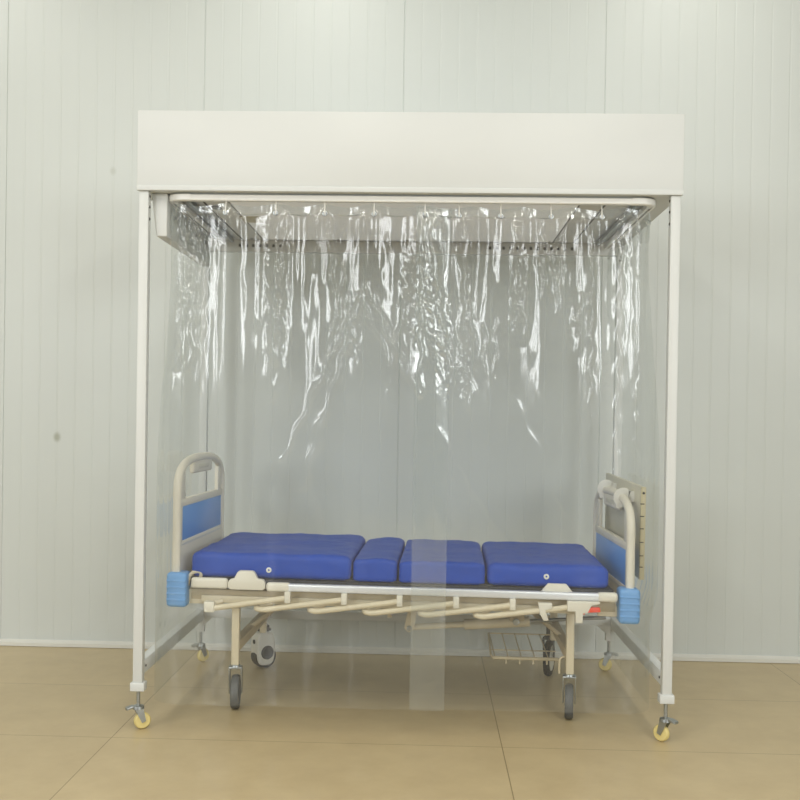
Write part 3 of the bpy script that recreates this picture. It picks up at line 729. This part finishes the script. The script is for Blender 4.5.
def make_curtain(side, xe, yf, name, label):
    """side -1: sheet on the left, 1: on the right; xe = inner edge on the front run"""
    cur = thing(name, label, 'curtain', (TXL if side < 0 else TXR, yf, ZB), 0.0, 'clear booth curtains')
    ox, oy, oz = cur.location
    nz = 300
    YB = 1.15
    Ltot = (YB - yf) + abs(xe - (TXL if side < 0 else TXR))
    ns = int(Ltot / 0.0048)
    S = np.linspace(0, 1, ns)
    V = np.linspace(0, 1, nz)
    P = np.zeros((nz, ns, 3))
    for j, v in enumerate(V):
        z = ZT + (ZB - ZT) * v
        xs, rc = front_path(side, z)
        # polyline: side run, quarter circle, front run
        l1 = (YB - yf) - rc; l2 = rc * math.pi / 2; l3 = abs(xe - xs) - rc
        L = l1 + l2 + l3
        s = S * L
        x = np.zeros(ns); y = np.zeros(ns); nx_ = np.zeros(ns); ny_ = np.zeros(ns)
        sg = -side                                        # direction from the side towards the middle
        a = s < l1
        x[a] = xs; y[a] = YB - s[a]; nx_[a] = -sg
        c = (s >= l1) & (s < l1 + l2); th = (s[c] - l1) / rc
        x[c] = xs + sg * rc * (1 - np.cos(th)); y[c] = yf + rc * (1 - np.sin(th)); nx_[c] = -sg * np.cos(th); ny_[c] = -np.sin(th)
        f = s >= l1 + l2
        x[f] = xs + sg * (rc + s[f] - l1 - l2); y[f] = yf; ny_[f] = -1
        # ---- folds, as an offset along the outward normal
        front = np.clip((s - l1 * 0.9) / (0.1 * l1 + l2), 0, 1)     # 0 on the side run, 1 on the front
        q = np.where(f, x, xs + sg * (s - l1))            # unrolled coordinate, continuous with x on the front
        fade = 0.35 + 0.65 * float(sstep(1.0, 2.1, np.array(z)))
        amp = (0.0035 + 0.0055 * front) * fade
        if z < 1.15: amp = amp * (0.4 + 0.6 * front)
        d = amp * np.cos(2 * np.pi * (q - 0.357) / 0.2075 + 0.8 * np.sin(q * 9) + (z - 2.2) * 0.5)
        d += (0.0022 * fade) * np.sin(q * 61 + 3 * vnoise(q * 4 + 9, np.full(ns, z * 1.4), 3) * 4 + z * 0.7)
        d += 0.008 * fade * vnoise(q * 16 + 30, np.full(ns, z * 1.1 + 5), 5 if side < 0 else 6) * (0.4 + 0.6 * front)
        d += 0.006 * front * vnoise(q * 5 + 50, np.full(ns, z * 2.2), 8)
        top = float(sstep(1.35, 2.15, np.array(z)))
        d += 0.012 * top * np.maximum(0, vnoise(q * 38 + 12, np.full(ns, z * 2.0 + 3), 21)) ** 1.5 * 0.8
        d += 0.0022 * (0.3 + top) * vnoise(q * 60, np.full(ns, z * 14), 31)
        for (x0, z0, x1, z1, wd, ht) in CREASE:
            if z > z0 + 0.03 or z < z1 - 0.03: continue
            t = (z0 - z) / (z0 - z1)
            xc = x0 + (x1 - x0) * t + 0.006 * math.sin(z * 43 + x0 * 60)
            env = max(0.0, math.sin(math.pi * min(1, max(0, t * 0.86 + 0.07)))) ** 0.6
            dx = (q - xc) / wd
            d += ht * env * front * np.exp(-np.abs(dx) ** 1.4) * (1 + 0.25 * np.sin(dx * 2))
        for (xc, zc, wx, wz) in CRINKLE:
            if abs(z - zc) > wz * 1.4: continue
            m_ = np.exp(-((q - xc) / wx) ** 2 - ((z - zc) / (wz * 0.62)) ** 4) * front
            d += 0.0062 * m_ * (np.abs(vnoise(q * 48 + z * 13, np.full(ns, z * 26 - 0.0) + q * 15, 41)) * 2 - 0.5)
            d += 0.0035 * m_ * (np.abs(vnoise(q * 90 - z * 30, np.full(ns, z * 60), 43)) * 2 - 0.5)
        hem = float(sstep(2.16, 2.21, np.array(z)))
        d *= (1 - 0.55 * hem)
        sagz = np.zeros(ns)
        if v < 0.02: sagz = 0.006 * (np.cos(2 * np.pi * (q - 0.357) / 0.2075) - 1)
        P[j, :, 0] = x + nx_ * d; P[j, :, 1] = y + ny_ * d; P[j, :, 2] = z + sagz
    # keep inside the posts
    verts = (P.reshape(-1, 3) - np.array([ox, oy, oz]))
    idx = np.arange(nz * ns).reshape(nz, ns)
    quads = np.stack([idx[:-1, :-1], idx[1:, :-1], idx[1:, 1:], idx[:-1, 1:]], -1).reshape(-1, 4)
    def grid_mesh(nm, verts, quads):
        me = bpy.data.meshes.new(nm)
        me.vertices.add(len(verts)); me.vertices.foreach_set('co', verts.astype(np.float32).ravel())
        me.loops.add(quads.size); me.loops.foreach_set('vertex_index', quads.astype(np.int32).ravel())
        me.polygons.add(len(quads)); me.polygons.foreach_set('loop_start', np.arange(0, quads.size, 4, dtype=np.int32))
        me.update(calc_edges=True); me.validate()
        me.polygons.foreach_set('use_smooth', np.ones(len(me.polygons), dtype=bool))
        return me
    me = grid_mesh('sheet', verts, quads); me.materials.append(M['pvc'])
    o = bpy.data.objects.new('sheet', me); col.objects.link(o); o.parent = cur
    # welded hem band at the top, a second layer just outside the sheet; deeper on the side run
    dl = 1 / (nz - 1) * (ZT - ZB)
    rows_front, rows_side = int(0.045 / dl), int(0.125 / dl)
    S_ = np.linspace(0, 1, ns); side_cols = S_ < (YB - yf) / Ltot
    H = P[:rows_side + 1].copy()
    for k in range(ns):
        if not side_cols[k]:
            zz = H[0, k, 2] - (H[0, k, 2] - P[rows_front, k, 2]) * np.linspace(0, 1, rows_side + 1)
            src = P[:rows_front + 1, k, :]
            tt = np.linspace(0, rows_front, rows_side + 1)
            for a_ in range(3): H[:, k, a_] = np.interp(tt, np.arange(rows_front + 1), src[:, a_])
    H[:, :, 1] -= np.where(side_cols, 0, 0.003)[None, :]
    H[:, :, 0] += np.where(side_cols, side * 0.003, 0)[None, :]
    hv = H.reshape(-1, 3) - np.array([ox, oy, oz]); hi = np.arange(H.shape[0] * ns).reshape(H.shape[0], ns)
    hq = np.stack([hi[:-1, :-1], hi[1:, :-1], hi[1:, 1:], hi[:-1, 1:]], -1).reshape(-1, 4)
    hm = grid_mesh('hem', hv, hq); hm.materials.append(M['pvc_hem'])
    ho = bpy.data.objects.new('hem', hm); col.objects.link(ho); ho.parent = cur
    # doubled leading edge of the left sheet
    if side < 0:
        k0 = int(ns * (1 - 0.147 / Ltot))
        E = P[rows_front:, k0:].copy(); E[:, :, 1] -= 0.003
        ev = E.reshape(-1, 3) - np.array([ox, oy, oz]); ei = np.arange(E.shape[0] * E.shape[1]).reshape(E.shape[:2])
        eq = np.stack([ei[:-1, :-1], ei[1:, :-1], ei[1:, 1:], ei[:-1, 1:]], -1).reshape(-1, 4)
        em = grid_mesh('leading_edge', ev, eq); em.materials.append(M['pvc_hem'])
        eo = bpy.data.objects.new('leading_edge', em); col.objects.link(eo); eo.parent = cur
    # hooks and eyelets
    spots = [(hx, yf) for hx in HOOKS if (hx < xe if side < 0 else hx > xe)]
    xs0 = TXL if side < 0 else TXR
    spots += [(xs0, yy) for yy in (0.17, 0.38, 0.59, 0.80, 1.01)]
    for (hx, hy) in spots:
        h = BM(); isf = abs(hy - yf) < 1e-6
        dn = Vector((0, -0.010, 0)) if isf else Vector((side * 0.010, 0, 0))
        base = Vector((hx - ox, hy - oy, 0.0 - oz))
        pts = [base + Vector((0, 0, ZH - 0.024)), base + Vector((0, 0, ZT + 0.006)), base + dn * 0.9 + Vector((0, 0, ZT - 0.012)), base + dn * 1.2 + Vector((0, 0, ZT - 0.042)), base + Vector((0, 0, ZT - 0.050)), base - dn * 0.6 + Vector((0, 0, ZT - 0.036))]
        tube(h, smooth_path(pts, 0.008, 4), 0.0028, 8)
        hk = obj('curtain_hook', h, M['white'], cur, 60)
        e = BM(); ctr = base + dn * 1.0 + Vector((0, 0, ZT - 0.040))
        lathe(e, [(0.0045, 0.002), (0.007, 0.003), (0.0105, 0.002), (0.0105, -0.002), (0.0045, -0.002), (0.0045, 0.002)], ctr, dn.normalized(), 18)
        obj('eyelet', e, M['zinc'], hk, 40)
    return cur
make_curtain(-1, 1.310, 0.050, 'booth_curtain', 'clear plastic curtain wrapping the left side and left front half of the booth')
make_curtain(1, 1.162, 0.068, 'booth_curtain', 'clear plastic curtain wrapping the right side and right front half of the booth')
